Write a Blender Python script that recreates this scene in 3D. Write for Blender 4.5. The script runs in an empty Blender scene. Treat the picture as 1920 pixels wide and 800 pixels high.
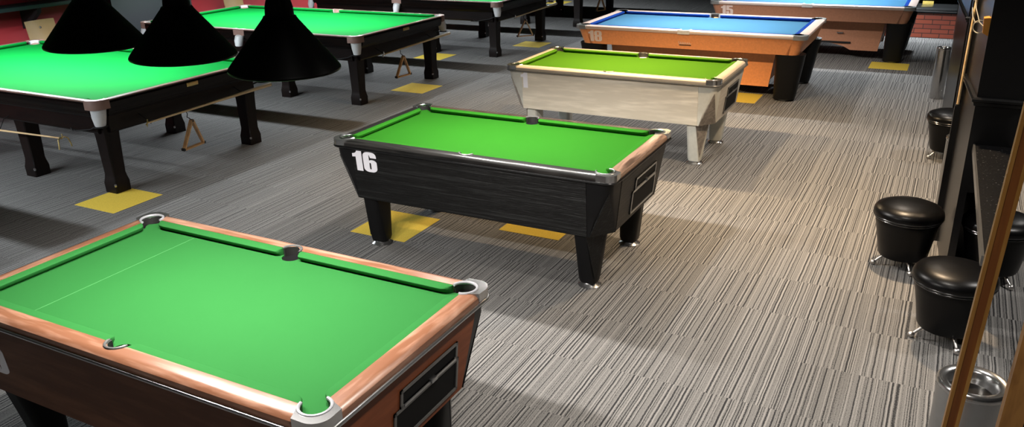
import bpy, bmesh, math, random
from mathutils import Vector, Matrix
random.seed(7)
PI = math.pi
S = bpy.context.scene
COL = S.collection

# ------------------------------------------------------------------ materials
def new_mat(name):
    m = bpy.data.materials.new(name); m.use_nodes = True
    nt = m.node_tree
    return m, nt, nt.nodes['Principled BSDF']

def node(nt, kind, **kw):
    n = nt.nodes.new(kind)
    for k, v in kw.items(): setattr(n, k, v)
    return n

def rgba(c): return (c[0], c[1], c[2], 1.0)

def plain(name, c, rough=.5, metal=0., spec=.5, var=.12, scale=30, coat=0.):
    m, nt, b = new_mat(name)
    tc = node(nt, 'ShaderNodeTexCoord')
    nz = node(nt, 'ShaderNodeTexNoise'); nz.inputs['Scale'].default_value = scale; nz.inputs['Detail'].default_value = 3
    nt.links.new(tc.outputs['Object'], nz.inputs['Vector'])
    mx = node(nt, 'ShaderNodeMix', data_type='RGBA')
    mx.inputs[6].default_value = rgba([x*(1-var) for x in c]); mx.inputs[7].default_value = rgba([min(1, x*(1+var)) for x in c])
    nt.links.new(nz.outputs['Fac'], mx.inputs[0]); nt.links.new(mx.outputs[2], b.inputs['Base Color'])
    b.inputs['Roughness'].default_value = rough; b.inputs['Metallic'].default_value = metal
    b.inputs['Specular IOR Level'].default_value = spec; b.inputs['Coat Weight'].default_value = coat
    b.inputs['Coat Roughness'].default_value = .15
    return m

def wood(name, dark, light, axis='x', scale=9., stretch=9., rough=.35, coat=.25, bands=2.2, bump=.0, spec=.5, dist=1.2):
    m, nt, b = new_mat(name)
    tc = node(nt, 'ShaderNodeTexCoord')
    mp = node(nt, 'ShaderNodeMapping')
    s = [scale]*3; s[{'x':0,'y':1,'z':2}[axis]] = scale/stretch
    mp.inputs['Scale'].default_value = s
    nt.links.new(tc.outputs['Object'], mp.inputs['Vector'])
    n1 = node(nt, 'ShaderNodeTexNoise'); n1.inputs['Scale'].default_value = 1.; n1.inputs['Detail'].default_value = 5; n1.inputs['Distortion'].default_value = dist
    nt.links.new(mp.outputs['Vector'], n1.inputs['Vector'])
    mu = node(nt, 'ShaderNodeMath', operation='MULTIPLY'); mu.inputs[1].default_value = bands*6.283
    nt.links.new(n1.outputs['Fac'], mu.inputs[0])
    sn = node(nt, 'ShaderNodeMath', operation='SINE'); nt.links.new(mu.outputs[0], sn.inputs[0])
    n2 = node(nt, 'ShaderNodeTexNoise'); n2.inputs['Scale'].default_value = 6.; n2.inputs['Detail'].default_value = 4
    nt.links.new(mp.outputs['Vector'], n2.inputs['Vector'])
    ad = node(nt, 'ShaderNodeMath', operation='MULTIPLY_ADD'); ad.inputs[1].default_value = .28
    nt.links.new(sn.outputs[0], ad.inputs[0]); nt.links.new(n2.outputs['Fac'], ad.inputs[2])
    cr = node(nt, 'ShaderNodeValToRGB')
    cr.color_ramp.elements[0].position = .22; cr.color_ramp.elements[0].color = rgba(dark)
    cr.color_ramp.elements[1].position = .78; cr.color_ramp.elements[1].color = rgba(light)
    nt.links.new(ad.outputs[0], cr.inputs[0]); nt.links.new(cr.outputs[0], b.inputs['Base Color'])
    b.inputs['Roughness'].default_value = rough; b.inputs['Coat Weight'].default_value = coat; b.inputs['Coat Roughness'].default_value = .2
    b.inputs['Specular IOR Level'].default_value = spec
    if bump:
        bp = node(nt, 'ShaderNodeBump'); bp.inputs['Strength'].default_value = bump; bp.inputs['Distance'].default_value = .004
        nt.links.new(ad.outputs[0], bp.inputs['Height']); nt.links.new(bp.outputs[0], b.inputs['Normal'])
    return m

def cloth(name, c, spec=.06):
    m, nt, b = new_mat(name)
    tc = node(nt, 'ShaderNodeTexCoord')
    n1 = node(nt, 'ShaderNodeTexNoise'); n1.inputs['Scale'].default_value = 2.2; n1.inputs['Detail'].default_value = 6
    n2 = node(nt, 'ShaderNodeTexNoise'); n2.inputs['Scale'].default_value = 700.
    nt.links.new(tc.outputs['Object'], n1.inputs['Vector']); nt.links.new(tc.outputs['Object'], n2.inputs['Vector'])
    av = node(nt, 'ShaderNodeMath', operation='MULTIPLY_ADD'); av.inputs[1].default_value = .5
    nt.links.new(n1.outputs['Fac'], av.inputs[0])
    h = node(nt, 'ShaderNodeMath', operation='MULTIPLY'); h.inputs[1].default_value = .5
    nt.links.new(n2.outputs['Fac'], h.inputs[0]); nt.links.new(h.outputs[0], av.inputs[2])
    mx = node(nt, 'ShaderNodeMix', data_type='RGBA')
    mx.inputs[6].default_value = rgba([x*.86 for x in c]); mx.inputs[7].default_value = rgba([min(1, x*1.12) for x in c])
    nt.links.new(av.outputs[0], mx.inputs[0]); nt.links.new(mx.outputs[2], b.inputs['Base Color'])
    b.inputs['Roughness'].default_value = .9; b.inputs['Specular IOR Level'].default_value = spec
    bp = node(nt, 'ShaderNodeBump'); bp.inputs['Strength'].default_value = .08; bp.inputs['Distance'].default_value = .001
    nt.links.new(n2.outputs['Fac'], bp.inputs['Height']); nt.links.new(bp.outputs[0], b.inputs['Normal'])
    return m

def carpet_mat():
    m, nt, b = new_mat('striped_carpet'); L = nt.links
    geo = node(nt, 'ShaderNodeNewGeometry')
    sp = node(nt, 'ShaderNodeSeparateXYZ'); L.new(geo.outputs['Position'], sp.inputs[0])
    def mth(op, a, bb=None, c=None):
        n = node(nt, 'ShaderNodeMath', operation=op)
        for i, v in enumerate((a, bb, c)):
            if v is None: continue
            if isinstance(v, (int, float)): n.inputs[i].default_value = v
            else: L.new(v, n.inputs[i])
        return n.outputs[0]
    tx = mth('FLOOR', mth('DIVIDE', mth('SUBTRACT', sp.outputs[0], .04), .505))
    ty = mth('FLOOR', mth('DIVIDE', mth('SUBTRACT', sp.outputs[1], .06), .505))
    cb = node(nt, 'ShaderNodeCombineXYZ'); L.new(tx, cb.inputs[0]); L.new(ty, cb.inputs[1])
    wn = node(nt, 'ShaderNodeTexWhiteNoise', noise_dimensions='2D'); L.new(cb.outputs[0], wn.inputs['Vector'])
    # stripes run with the pile along y; each tile is its own cut of the roll
    wob = node(nt, 'ShaderNodeTexNoise'); wob.inputs['Scale'].default_value = 9.; L.new(geo.outputs['Position'], wob.inputs['Vector'])
    x2 = mth('ADD', sp.outputs[0], mth('MULTIPLY', mth('SUBTRACT', wob.outputs['Fac'], .5), .006))
    u = mth('ADD', mth('MULTIPLY', x2, 92.), mth('MULTIPLY', wn.outputs['Value'], 240.))
    s1 = node(nt, 'ShaderNodeTexNoise', noise_dimensions='1D'); s1.inputs['Scale'].default_value = 1.; s1.inputs['Detail'].default_value = 1.5
    L.new(u, s1.inputs['W'])
    fb = node(nt, 'ShaderNodeTexNoise'); fb.inputs['Scale'].default_value = 1.; fb.inputs['Detail'].default_value = 2
    mp = node(nt, 'ShaderNodeMapping'); mp.inputs['Scale'].default_value = (260, 120, 260); L.new(geo.outputs['Position'], mp.inputs[0]); L.new(mp.outputs[0], fb.inputs['Vector'])
    v = mth('ADD', s1.outputs['Fac'], mth('MULTIPLY', mth('SUBTRACT', fb.outputs['Fac'], .5), .50))
    cr = node(nt, 'ShaderNodeValToRGB')
    e = cr.color_ramp.elements
    e[0].position = .37; e[0].color = rgba(CARPET[0]); e[1].position = .68; e[1].color = rgba(CARPET[2])
    k = cr.color_ramp.elements.new(.445); k.color = rgba(CARPET[1]); k = cr.color_ramp.elements.new(.56); k.color = rgba([x*1.15 for x in CARPET[1]])
    L.new(v, cr.inputs[0])
    br = mth('MULTIPLY_ADD', wn.outputs['Value'], .08, .96)
    mx = node(nt, 'ShaderNodeMix', data_type='RGBA', blend_type='MULTIPLY'); mx.inputs[0].default_value = 1.
    L.new(cr.outputs[0], mx.inputs[6]); L.new(br, mx.inputs[7])
    L.new(mx.outputs[2], b.inputs['Base Color'])
    b.inputs['Roughness'].default_value = .95; b.inputs['Specular IOR Level'].default_value = .1
    bp = node(nt, 'ShaderNodeBump'); bp.inputs['Strength'].default_value = .5; bp.inputs['Distance'].default_value = .004
    L.new(v, bp.inputs['Height']); L.new(bp.outputs[0], b.inputs['Normal'])
    return m
CARPET = [(.026, .026, .027), (.135, .131, .126), (.235, .227, .216)]

def brick_mat():
    m, nt, b = new_mat('red_brick'); L = nt.links
    tc = node(nt, 'ShaderNodeTexCoord'); sp = node(nt, 'ShaderNodeSeparateXYZ'); cb = node(nt, 'ShaderNodeCombineXYZ')
    L.new(tc.outputs['Object'], sp.inputs[0]); L.new(sp.outputs[0], cb.inputs[0]); L.new(sp.outputs[2], cb.inputs[1])
    bt = node(nt, 'ShaderNodeTexBrick'); bt.inputs['Scale'].default_value = 1.
    bt.inputs['Brick Width'].default_value = .26; bt.inputs['Row Height'].default_value = .075; bt.inputs['Mortar Size'].default_value = .006
    bt.inputs['Color1'].default_value = (.33, .07, .035, 1); bt.inputs['Color2'].default_value = (.24, .05, .03, 1); bt.inputs['Mortar'].default_value = (.06, .025, .018, 1)
    L.new(cb.outputs[0], bt.inputs['Vector'])
    L.new(bt.outputs['Color'], b.inputs['Base Color']); b.inputs['Roughness'].default_value = .8
    bp = node(nt, 'ShaderNodeBump', invert=True); bp.inputs['Distance'].default_value = .01; bp.inputs['Strength'].default_value = .8
    L.new(bt.outputs['Fac'], bp.inputs['Height']); L.new(bp.outputs[0], b.inputs['Normal'])
    return m

def speckle_mat():
    m, nt, b = new_mat('speckled_stone'); L = nt.links
    tc = node(nt, 'ShaderNodeTexCoord'); vo = node(nt, 'ShaderNodeTexNoise'); vo.inputs['Scale'].default_value = 70; vo.inputs['Detail'].default_value = 4
    L.new(tc.outputs['Object'], vo.inputs['Vector'])
    cr = node(nt, 'ShaderNodeValToRGB'); cr.color_ramp.elements[0].position = .65; cr.color_ramp.elements[0].color = (.004, .004, .0045, 1)
    cr.color_ramp.elements[1].position = .74; cr.color_ramp.elements[1].color = (.10, .10, .10, 1)
    L.new(vo.outputs['Fac'], cr.inputs[0]); L.new(cr.outputs[0], b.inputs['Base Color'])
    b.inputs['Roughness'].default_value = .6; b.inputs['Specular IOR Level'].default_value = .04
    bp = node(nt, 'ShaderNodeBump'); bp.inputs['Distance'].default_value = .004; bp.inputs['Strength'].default_value = .6
    L.new(vo.outputs['Fac'], bp.inputs['Height']); L.new(bp.outputs[0], b.inputs['Normal'])
    return m

def emit(name, c, s):
    m, nt, b = new_mat(name)
    b.inputs['Base Color'].default_value = rgba(c); b.inputs['Emission Color'].default_value = rgba(c); b.inputs['Emission Strength'].default_value = s
    return m

M = {}
M['carpet'] = carpet_mat()
M['brick'] = brick_mat()
M['speckle'] = speckle_mat()
M['tile_yellow'] = plain('yellow_carpet', (.62, .45, .065), .95, spec=.1, var=.25, scale=90)
M['cloth_green'] = cloth('green_pool_cloth', (.020, .120, .027))
M['cloth_grass'] = cloth('grass_green_cloth', (.015, .105, .0070))
M['rim_grey'] = plain('pale_grey_collar', (.26, .26, .275), .35)
M['cloth_snooker'] = cloth('green_snooker_cloth', (.0010, .165, .024))
M['cloth_lime'] = cloth('lime_cloth', (.036, .108, .0050))
M['cloth_blue'] = cloth('pale_blue_cloth', (.040, .125, .22))
M['cloth_deepblue'] = cloth('deep_blue_cloth', (.005, .032, .19))
M['chrome'] = plain('chrome', (.46, .46, .46), .2, .93, var=.03)
M['steel'] = plain('brushed_steel', (.42, .43, .44), .3, 1., var=.08)
M['black_paint'] = plain('black_paint', (.005, .005, .0055), .45, spec=.2)
M['black_gloss'] = plain('black_gloss', (.004, .004, .0045), .30, spec=.4)
M['black_matt'] = plain('black_matt', (.012, .012, .012), .7, spec=.3)
M['black_plastic'] = plain('black_plastic', (.013, .012, .012), .5)
M['black_void'] = plain('black_recess', (.004, .004, .004), .8, spec=.2)
M['shade_black'] = plain('black_shade_enamel', (.002, .002, .002), .42, spec=.15)
M['vinyl'] = plain('black_vinyl', (.002, .002, .0023), .33, spec=.22)
M['piping'] = plain('glossy_black_piping', (.012, .012, .013), .2, spec=.9)
M['ball_metal'] = plain('satin_metal', (.62, .60, .58), .35, 1.)
M['mahogany'] = wood('dark_mahogany', (.0015, .0007, .0005), (.0055, .0024, .0016), 'x', rough=.4, coat=.05, spec=.2)
M['mahogany_y'] = wood('dark_mahogany_cross', (.0015, .0007, .0005), (.0055, .0024, .0016), 'y', rough=.4, coat=.05, spec=.2)
M['mahogany_z'] = wood('dark_mahogany_leg', (.0015, .0007, .0005), (.0048, .0021, .0014), 'z', rough=.45, coat=.03, spec=.2)
M['cap_wood'] = wood('rail_cap_wood', (.16, .09, .07), (.30, .19, .15), 'x', rough=.28, coat=.5)
M['cap_wood_y'] = wood('rail_cap_wood_cross', (.16, .09, .07), (.30, .19, .15), 'y', rough=.28, coat=.5)
M['copper'] = plain('leather_brown_plate', (.36, .22, .18), .45, .1)
M['white_plastic'] = plain('white_plastic', (.72, .72, .72), .4)
M['brass'] = plain('brass', (.62, .48, .20), .35, .8, var=.25, scale=120)
M['ash'] = wood('ash_cue_wood', (.62, .42, .20), (.78, .58, .33), 'y', rough=.4)
M['ash_x'] = wood('ash_rest_wood', (.50, .32, .15), (.66, .46, .25), 'x', rough=.4)
M['triangle'] = wood('triangle_wood', (.40, .22, .09), (.55, .33, .15), 'y', rough=.5)
M['ply'] = plain('pale_plywood', (.30, .20, .09), .3, var=.1, scale=14, coat=.4)
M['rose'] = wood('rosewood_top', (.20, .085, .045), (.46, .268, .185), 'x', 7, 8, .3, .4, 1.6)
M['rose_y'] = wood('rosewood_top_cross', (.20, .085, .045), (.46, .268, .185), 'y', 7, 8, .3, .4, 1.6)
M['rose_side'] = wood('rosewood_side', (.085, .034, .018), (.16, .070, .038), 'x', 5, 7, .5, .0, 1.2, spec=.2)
M['rose_end_lit'] = wood('rosewood_end_lit', (.19, .052, .018), (.31, .092, .034), 'y', 5, 7, .5, .0, 1.2, spec=.2)  # same rosewood coloured brighter, standing in for aisle light on the end
M['ebony'] = wood('black_woodgrain', (.003, .003, .003), (.017, .018, .018), 'x', 46, 40, .45, .0, 1.6, .7, .3, .25)
M['ebony_y'] = wood('black_woodgrain_cross', (.004, .004, .004), (.022, .018, .016), 'y', 46, 40, .45, .0, 1.6, .7, .3, .25)
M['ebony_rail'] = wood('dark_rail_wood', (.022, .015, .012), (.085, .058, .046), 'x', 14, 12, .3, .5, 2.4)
M['ebony_rail_sheen_y'] = wood('dark_rail_wood_sheen', (.07, .042, .028), (.26, .165, .115), 'y', 14, 12, .3, .5, 2.4)  # dark rail wood with its reflected light painted in as lighter brown
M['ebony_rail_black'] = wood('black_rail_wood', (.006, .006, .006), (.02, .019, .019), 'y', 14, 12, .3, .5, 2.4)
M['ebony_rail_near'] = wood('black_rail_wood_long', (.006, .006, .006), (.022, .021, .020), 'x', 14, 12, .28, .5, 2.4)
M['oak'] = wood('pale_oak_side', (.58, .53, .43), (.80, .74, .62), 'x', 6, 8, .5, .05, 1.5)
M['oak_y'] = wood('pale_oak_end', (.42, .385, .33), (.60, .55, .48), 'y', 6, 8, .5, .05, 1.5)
M['oak_rail'] = wood('pale_oak_rail', (.42, .36, .28), (.52, .46, .38), 'x', 6, 8, .35, .25, 1.3)
M['oak_rail_y'] = wood('pale_oak_rail_cross', (.42, .36, .28), (.52, .46, .38), 'y', 6, 8, .35, .25, 1.3)
M['grey_post'] = plain('pale_grey_laminate', (.56, .56, .50), .4)
M['grey_oak'] = wood('grey_oak_facet', (.14, .12, .10), (.24, .21, .18), 'x', 20, 10, .35, .3, 2.0)
M['orange_lam'] = plain('orange_brown_laminate', (.74, .29, .105), .38, var=.18, scale=40)
M['shaded_orange_lam'] = plain('shaded_orange_brown_laminate', (.43, .20, .115), .4, var=.18, scale=40)  # orange-brown laminate again, with the far table's shade put into the colour
M['pink_rail'] = plain('pale_pink_rail', (.66, .52, .46), .3, var=.06)
M['cast'] = plain('grey_casting', (.40, .42, .42), .3, .6)
M['white_vinyl'] = plain('white_vinyl_letter', (.80, .80, .86), .5, var=.02)
M['pink_vinyl'] = plain('pale_vinyl_letter', (.78, .64, .58), .5, var=.02)
M['chalk'] = plain('chalk_line', (.045, .20, .055), .9, var=.02)
M['red_wall'] = plain('dark_red_paint', (.34, .025, .030), .55, var=.1, scale=3)
M['grey_wall'] = plain('slate_grey_paint', (.007, .009, .011), .6, var=.1, scale=3)
M['dark_wall'] = plain('near_black_paint', (.012, .014, .016), .6, var=.15, scale=3)
M['teal'] = plain('dark_teal_laminate', (.016, .028, .032), .5, var=.2, scale=12)
M['ceiling'] = plain('charcoal_ceiling', (.03, .03, .032), .8, var=.1, scale=4)
M['post_wood'] = wood('varnished_orange_pine', (.24, .11, .02), (.36, .19, .045), 'z', 12, 14, .45, .1, 1.4)
M['post_wood_dark'] = wood('varnished_orange_pine_core', (.13, .038, .004), (.20, .065, .007), 'z', 12, 14, .5, .05, 1.4)
M['post_knotty'] = wood('knotty_pine', (.14, .055, .010), (.26, .12, .028), 'z', 10, 5, .45, .1, 2.4)
M['clip_wood'] = plain('orange_clip_wood', (.50, .20, .03), .4)
M['wire'] = plain('bent_wire', (.55, .52, .44), .35, .9)
M['dark_edge'] = plain('dark_grey_edging', (.14, .14, .135), .35, .4)
M['sign_yellow'] = plain('yellow_notice', (.75, .55, .12), .6)
M['bulb'] = emit('lit_bulb', (1, .93, .82), 6.)

# ------------------------------------------------------------------ mesh helpers
def BM(): return bmesh.new()

def obj(name, bm, mat, parent=None, smooth=True, angle=38, loc=None):
    bmesh.ops.remove_doubles(bm, verts=bm.verts, dist=1e-6)
    bmesh.ops.recalc_face_normals(bm, faces=bm.faces)
    me = bpy.data.meshes.new(name); bm.to_mesh(me); bm.free()
    if smooth:
        for p in me.polygons: p.use_smooth = True
        me.set_sharp_from_angle(angle=math.radians(angle))
    me.materials.append(M[mat])
    o = bpy.data.objects.new(name, me); COL.objects.link(o)
    if parent: o.parent = parent
    if loc: o.location = loc
    return o

def box(bm, x0, x1, y0, y1, z0, z1, bev=0., seg=2):
    vs = [bm.verts.new((x, y, z)) for z in (z0, z1) for y in (y0, y1) for x in (x0, x1)]
    fs = [bm.faces.new([vs[i] for i in q]) for q in ((0,2,3,1),(4,5,7,6),(0,1,5,4),(2,6,7,3),(0,4,6,2),(1,3,7,5))]
    if bev:
        es = list({e for f in fs for e in f.edges})
        bmesh.ops.bevel(bm, geom=es, offset=bev, segments=seg, affect='EDGES', profile=.5)

def loft(bm, rings, cap=True, closed=True):
    R = [[bm.verts.new(p) for p in r] for r in rings]
    n = len(R[0])
    for a, b in zip(R, R[1:]):
        for i in range(n if closed else n-1):
            j = (i+1) % n
            bm.faces.new((a[i], a[j], b[j], b[i]))
    if cap and closed:
        bm.faces.new(R[0][::-1]); bm.faces.new(R[-1])
    return R

def prism(bm, pts, z0, z1, bev=0.):
    n0 = set(bm.faces)
    loft(bm, [[(x, y, z0) for x, y in pts], [(x, y, z1) for x, y in pts]])
    fs = [f for f in bm.faces if f not in n0]
    if bev:
        es = list({e for f in fs for e in f.edges if abs(e.verts[0].co.z-z1) < 1e-6 and abs(e.verts[1].co.z-z1) < 1e-6})
        bmesh.ops.bevel(bm, geom=es, offset=bev, segments=2, affect='EDGES', profile=.5)

def lathe(bm, prof, cx=0, cy=0, seg=40, cap=True):
    loft(bm, [[(cx+r*math.cos(2*PI*k/seg), cy+r*math.sin(2*PI*k/seg), z) for k in range(seg)] for r, z in prof], cap)

def tube(bm, pts, r, seg=10, cap=True):
    P = [Vector(p) for p in pts]; rs = r if isinstance(r, (list, tuple)) else [r]*len(P)
    rings = []; up = None
    for i, p in enumerate(P):
        d = (P[min(i+1, len(P)-1)]-P[max(i-1, 0)]).normalized()
        if up is None:
            up = d.orthogonal().normalized()
        else:
            up = (up-d*up.dot(d)); up = up.normalized() if up.length > 1e-6 else d.orthogonal().normalized()
        s = d.cross(up)
        rings.append([p+(up*math.cos(2*PI*k/seg)+s*math.sin(2*PI*k/seg))*rs[i] for k in range(seg)])
    loft(bm, rings, cap)

def sphere(bm, c, r, sx=1, sy=1, sz=1, u=16, v=10):
    m = Matrix.Translation(c) @ Matrix.Diagonal((sx, sy, sz, 1))
    bmesh.ops.create_uvsphere(bm, u_segments=u, v_segments=v, radius=r, matrix=m)

def empty(name, loc=(0,0,0), rot=(0,0,0)):
    o = bpy.data.objects.new(name, None); COL.objects.link(o); o.empty_display_size = .1
    o.location = loc; o.rotation_euler = rot
    return o

def tag(o, label=None, cat=None, group=None, kind=None):
    if label: o['label'] = label
    if cat: o['category'] = cat
    if group: o['group'] = group
    if kind: o['kind'] = kind
    return o

def copy_tree(o, parent=None):
    c = o.copy(); COL.objects.link(c)
    if parent: c.parent = parent
    for ch in list(o.children): copy_tree(ch, c)
    return c

def struct(name, bm, mat, **k):
    return tag(obj(name, bm, mat, **k), kind='structure')

# ------------------------------------------------------------------ numerals (bold condensed), one flat letter mesh
def rr(x0, x1, y0, y1, r, n=6):
    out = []
    for cx, cy, a in ((x1-r, y1-r, 0), (x0+r, y1-r, 90), (x0+r, y0+r, 180), (x1-r, y0+r, 270)):
        for k in range(n+1):
            t = math.radians(a+90*k/n); out.append((cx+r*math.cos(t), cy+r*math.sin(t)))
    return out
def digit(ch):
    w = .56
    if ch == '1': return [[(.14,0),(.40,0),(.40,1),(.20,1),(.17,.93),(.10,.87),(0,.84),(0,.68),(.14,.70)]]
    if ch == '6':
        return [[(.0,.22)]+[(.22-.22*math.cos(t), .20-.20*math.sin(t)) for t in [k*PI/12 for k in range(1,7)]]+[(.34+.22*math.sin(t), .20-.20*math.cos(t)) for t in [k*PI/12 for k in range(0,7)]]
                +[(.56,.44)]+[(.40+.16*math.cos(t), .46+.16*math.sin(t)) for t in [k*PI/12 for k in range(1,7)]]+[(.33,.62),(.25,.58),(.25,.80)]
                +rr(.25,.31,.76,.86,.029)[8:14][::-1]+[(.31,.72),(.56,.72),(.56,.80)]+[(.36+.20*math.cos(t), .80+.20*math.sin(t)) for t in [k*PI/12 for k in range(1,7)]]+[(.22-.22*math.sin(t), .80+.20*math.cos(t)) for t in [k*PI/12 for k in range(0,7)]],
                rr(.25,.32,.14,.47,.034)]
    if ch == '9':
        return [[(w-x, 1-y) for x, y in lp] for lp in digit('6')]
    if ch == '8': return [rr(0,.56,0,1,.2)[:7]+rr(0,.56,0,1,.2)[7:14]+[(0,.60),(.05,.53),(.05,.51),(0,.45)]+rr(0,.56,0,1,.2)[14:]+[(.56,.45),(.51,.51),(.51,.53),(.56,.60)], rr(.23,.33,.60,.87,.045), rr(.23,.33,.13,.43,.045)]
    if ch == '5':
        return [[(0,.47),(.0,1),(.52,1),(.52,.83),(.23,.83),(.23,.66)]+[(.36+.20*math.sin(t), .46+.20*math.cos(t)) for t in [k*PI/12 for k in range(0,7)]]+[(.56,.2)]+[(.36+.20*math.cos(t), .20-.20*math.sin(t)) for t in [k*PI/12 for k in range(1,7)]]
                +[(.20-.20*math.sin(t), .20-.20*math.cos(t)) for t in [k*PI/12 for k in range(0,7)]]+[(0,.36),(.24,.36),(.24,.16),(.31,.13),(.33,.17),(.33,.47),(.30,.51),(.24,.49),(.24,.47)]]
def number(text, width, height, mat, parent, loc, name='number', slant=0.):
    # letters stand in the local xz plane facing -y
    cu = bpy.data.curves.new(name, 'CURVE'); cu.dimensions = '2D'; cu.fill_mode = 'BOTH'; cu.extrude = .001
    pen = 0.; gap = .05; total = sum({'1':.40}.get(c, .56) for c in text)+gap*(len(text)-1)
    for c in text:
        for lp in digit(c):
            sp = cu.splines.new('POLY'); sp.points.add(len(lp)-1); sp.use_cyclic_u = True
            for p, (x, y) in zip(sp.points, lp): p.co = ((pen+x)/total*width+slant*y*height, y*height, 0, 1)
        pen += {'1':.40}.get(c, .56)+gap
    tmp = bpy.data.objects.new('tmp_curve', cu); COL.objects.link(tmp)
    dg = bpy.context.evaluated_depsgraph_get(); dg.update()
    me = bpy.data.meshes.new_from_object(tmp.evaluated_get(dg))
    bpy.data.objects.remove(tmp)
    me.name = name; me.materials.clear(); me.materials.append(M[mat])
    o = bpy.data.objects.new(name, me); COL.objects.link(o); o.parent = parent
    o.location = loc; o.rotation_euler = (PI/2, 0, 0)
    return o

# ------------------------------------------------------------------ shared table pieces
def arc(cx, cy, r, a0, a1, n=10):
    return [(cx+r*math.cos(math.radians(a0+(a1-a0)*k/n)), cy+r*math.sin(math.radians(a0+(a1-a0)*k/n))) for k in range(n+1)]

def cband(bm, cx, cy, r0, r1, z0, z1, a0, a1, sx=1, sy=1, n=24):
    # open collar: a rectangular section swept round an arc
    rings = []
    for k in range(n+1):
        t = math.radians(a0+(a1-a0)*k/n); c, s_ = math.cos(t), math.sin(t)
        rings.append([(sx*(cx+r*c), sy*(cy+r*s_), z) for r, z in ((r0, z0), (r1, z0), (r1, z1), (r0, z1))])
    loft(bm, rings)

def bed_outline(hx, hy, cpx, cpy, cr, my, mr, lip=None):
    # playing bed with the corner and middle pockets cut out of it
    def corner(sx, sy):
        # arc around pocket centre (cpx,cpy) facing the table centre
        a = []
        if lip:
            X, Y = lip
            q = [(X-.132, hy), (X-.112, Y-.060)]+arc(X-.035, Y-.035, .053, 198, 252, 8)+[(X-.060, Y-.112), (hx, Y-.132)]
            return [(sx*x, sy*y) for x, y in q]
        ax = cr*cr-(hy-cpy)**2; dx = math.sqrt(max(ax, 1e-6)); ay = cr*cr-(hx-cpx)**2; dy = math.sqrt(max(ay, 1e-6))
        t0 = math.degrees(math.atan2(hy-cpy, -dx)); t1 = math.degrees(math.atan2(-dy, hx-cpx))
        if t1 < 0: t1 += 360
        if t0 < 0: t0 += 360
        for k in range(13):
            t = math.radians(t0+(t1-t0)*k/12); a.append((sx*(cpx+cr*math.cos(t)), sy*(cpy+cr*math.sin(t))))
        return a
    def middle(sy):
        d = math.sqrt(max(mr*mr-(hy-my)**2, 1e-6)); t0 = math.atan2(hy-my, d); t1 = math.atan2(hy-my, -d)
        if t1 < t0: t1 += 2*PI
        # go round below the centre
        t1m = t1-2*PI
        return [(mr*math.cos(t0+(t1m-t0)*k/12), sy*(my+mr*math.sin(t0+(t1m-t0)*k/12))) for k in range(13)]
    pts = []
    pts += corner(1, 1)[::-1]                  # from right edge to top edge
    pts += middle(1)
    pts += corner(-1, 1)
    pts += corner(-1, -1)[::-1]
    pts += middle(-1)[::-1]
    pts += corner(1, -1)
    return pts

def cushion(bm, p0, p1, nrm, back, nose, zt, zn, zb, cut0, cut1):
    # back edge from p0 to p1 on the rail; nrm points to the table centre; nose shortened by cut0/cut1 with rounded ends
    p0 = Vector(p0); p1 = Vector(p1); n = Vector(nrm); d = (p1-p0); Ln = d.length; d.normalize()
    w = nose-back
    prof = [(0, zt), (w*.8, zt), (w, zn), (w*.96, zn-.012), (w*.55, zb), (0, zb)]
    rings = []
    def st(base, sgn, cut):
        out = []
        for k in range(7):
            t = k/6*PI/2
            out.append((sgn*cut*(1-math.cos(t))*1.0, math.sin(t)))
        return out
    for (s, f) in st(0, 1, cut0):
        rings.append([p0+d*(s if f < 1 else s)+n*(max(.14, f)*a)+Vector((0, 0, z)) for a, z in prof])
    for (s, f) in st(0, 1, cut1)[::-1]:
        rings.append([p1-d*s+n*(max(.14, f)*a)+Vector((0, 0, z)) for a, z in prof])
    loft(bm, rings)

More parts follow.
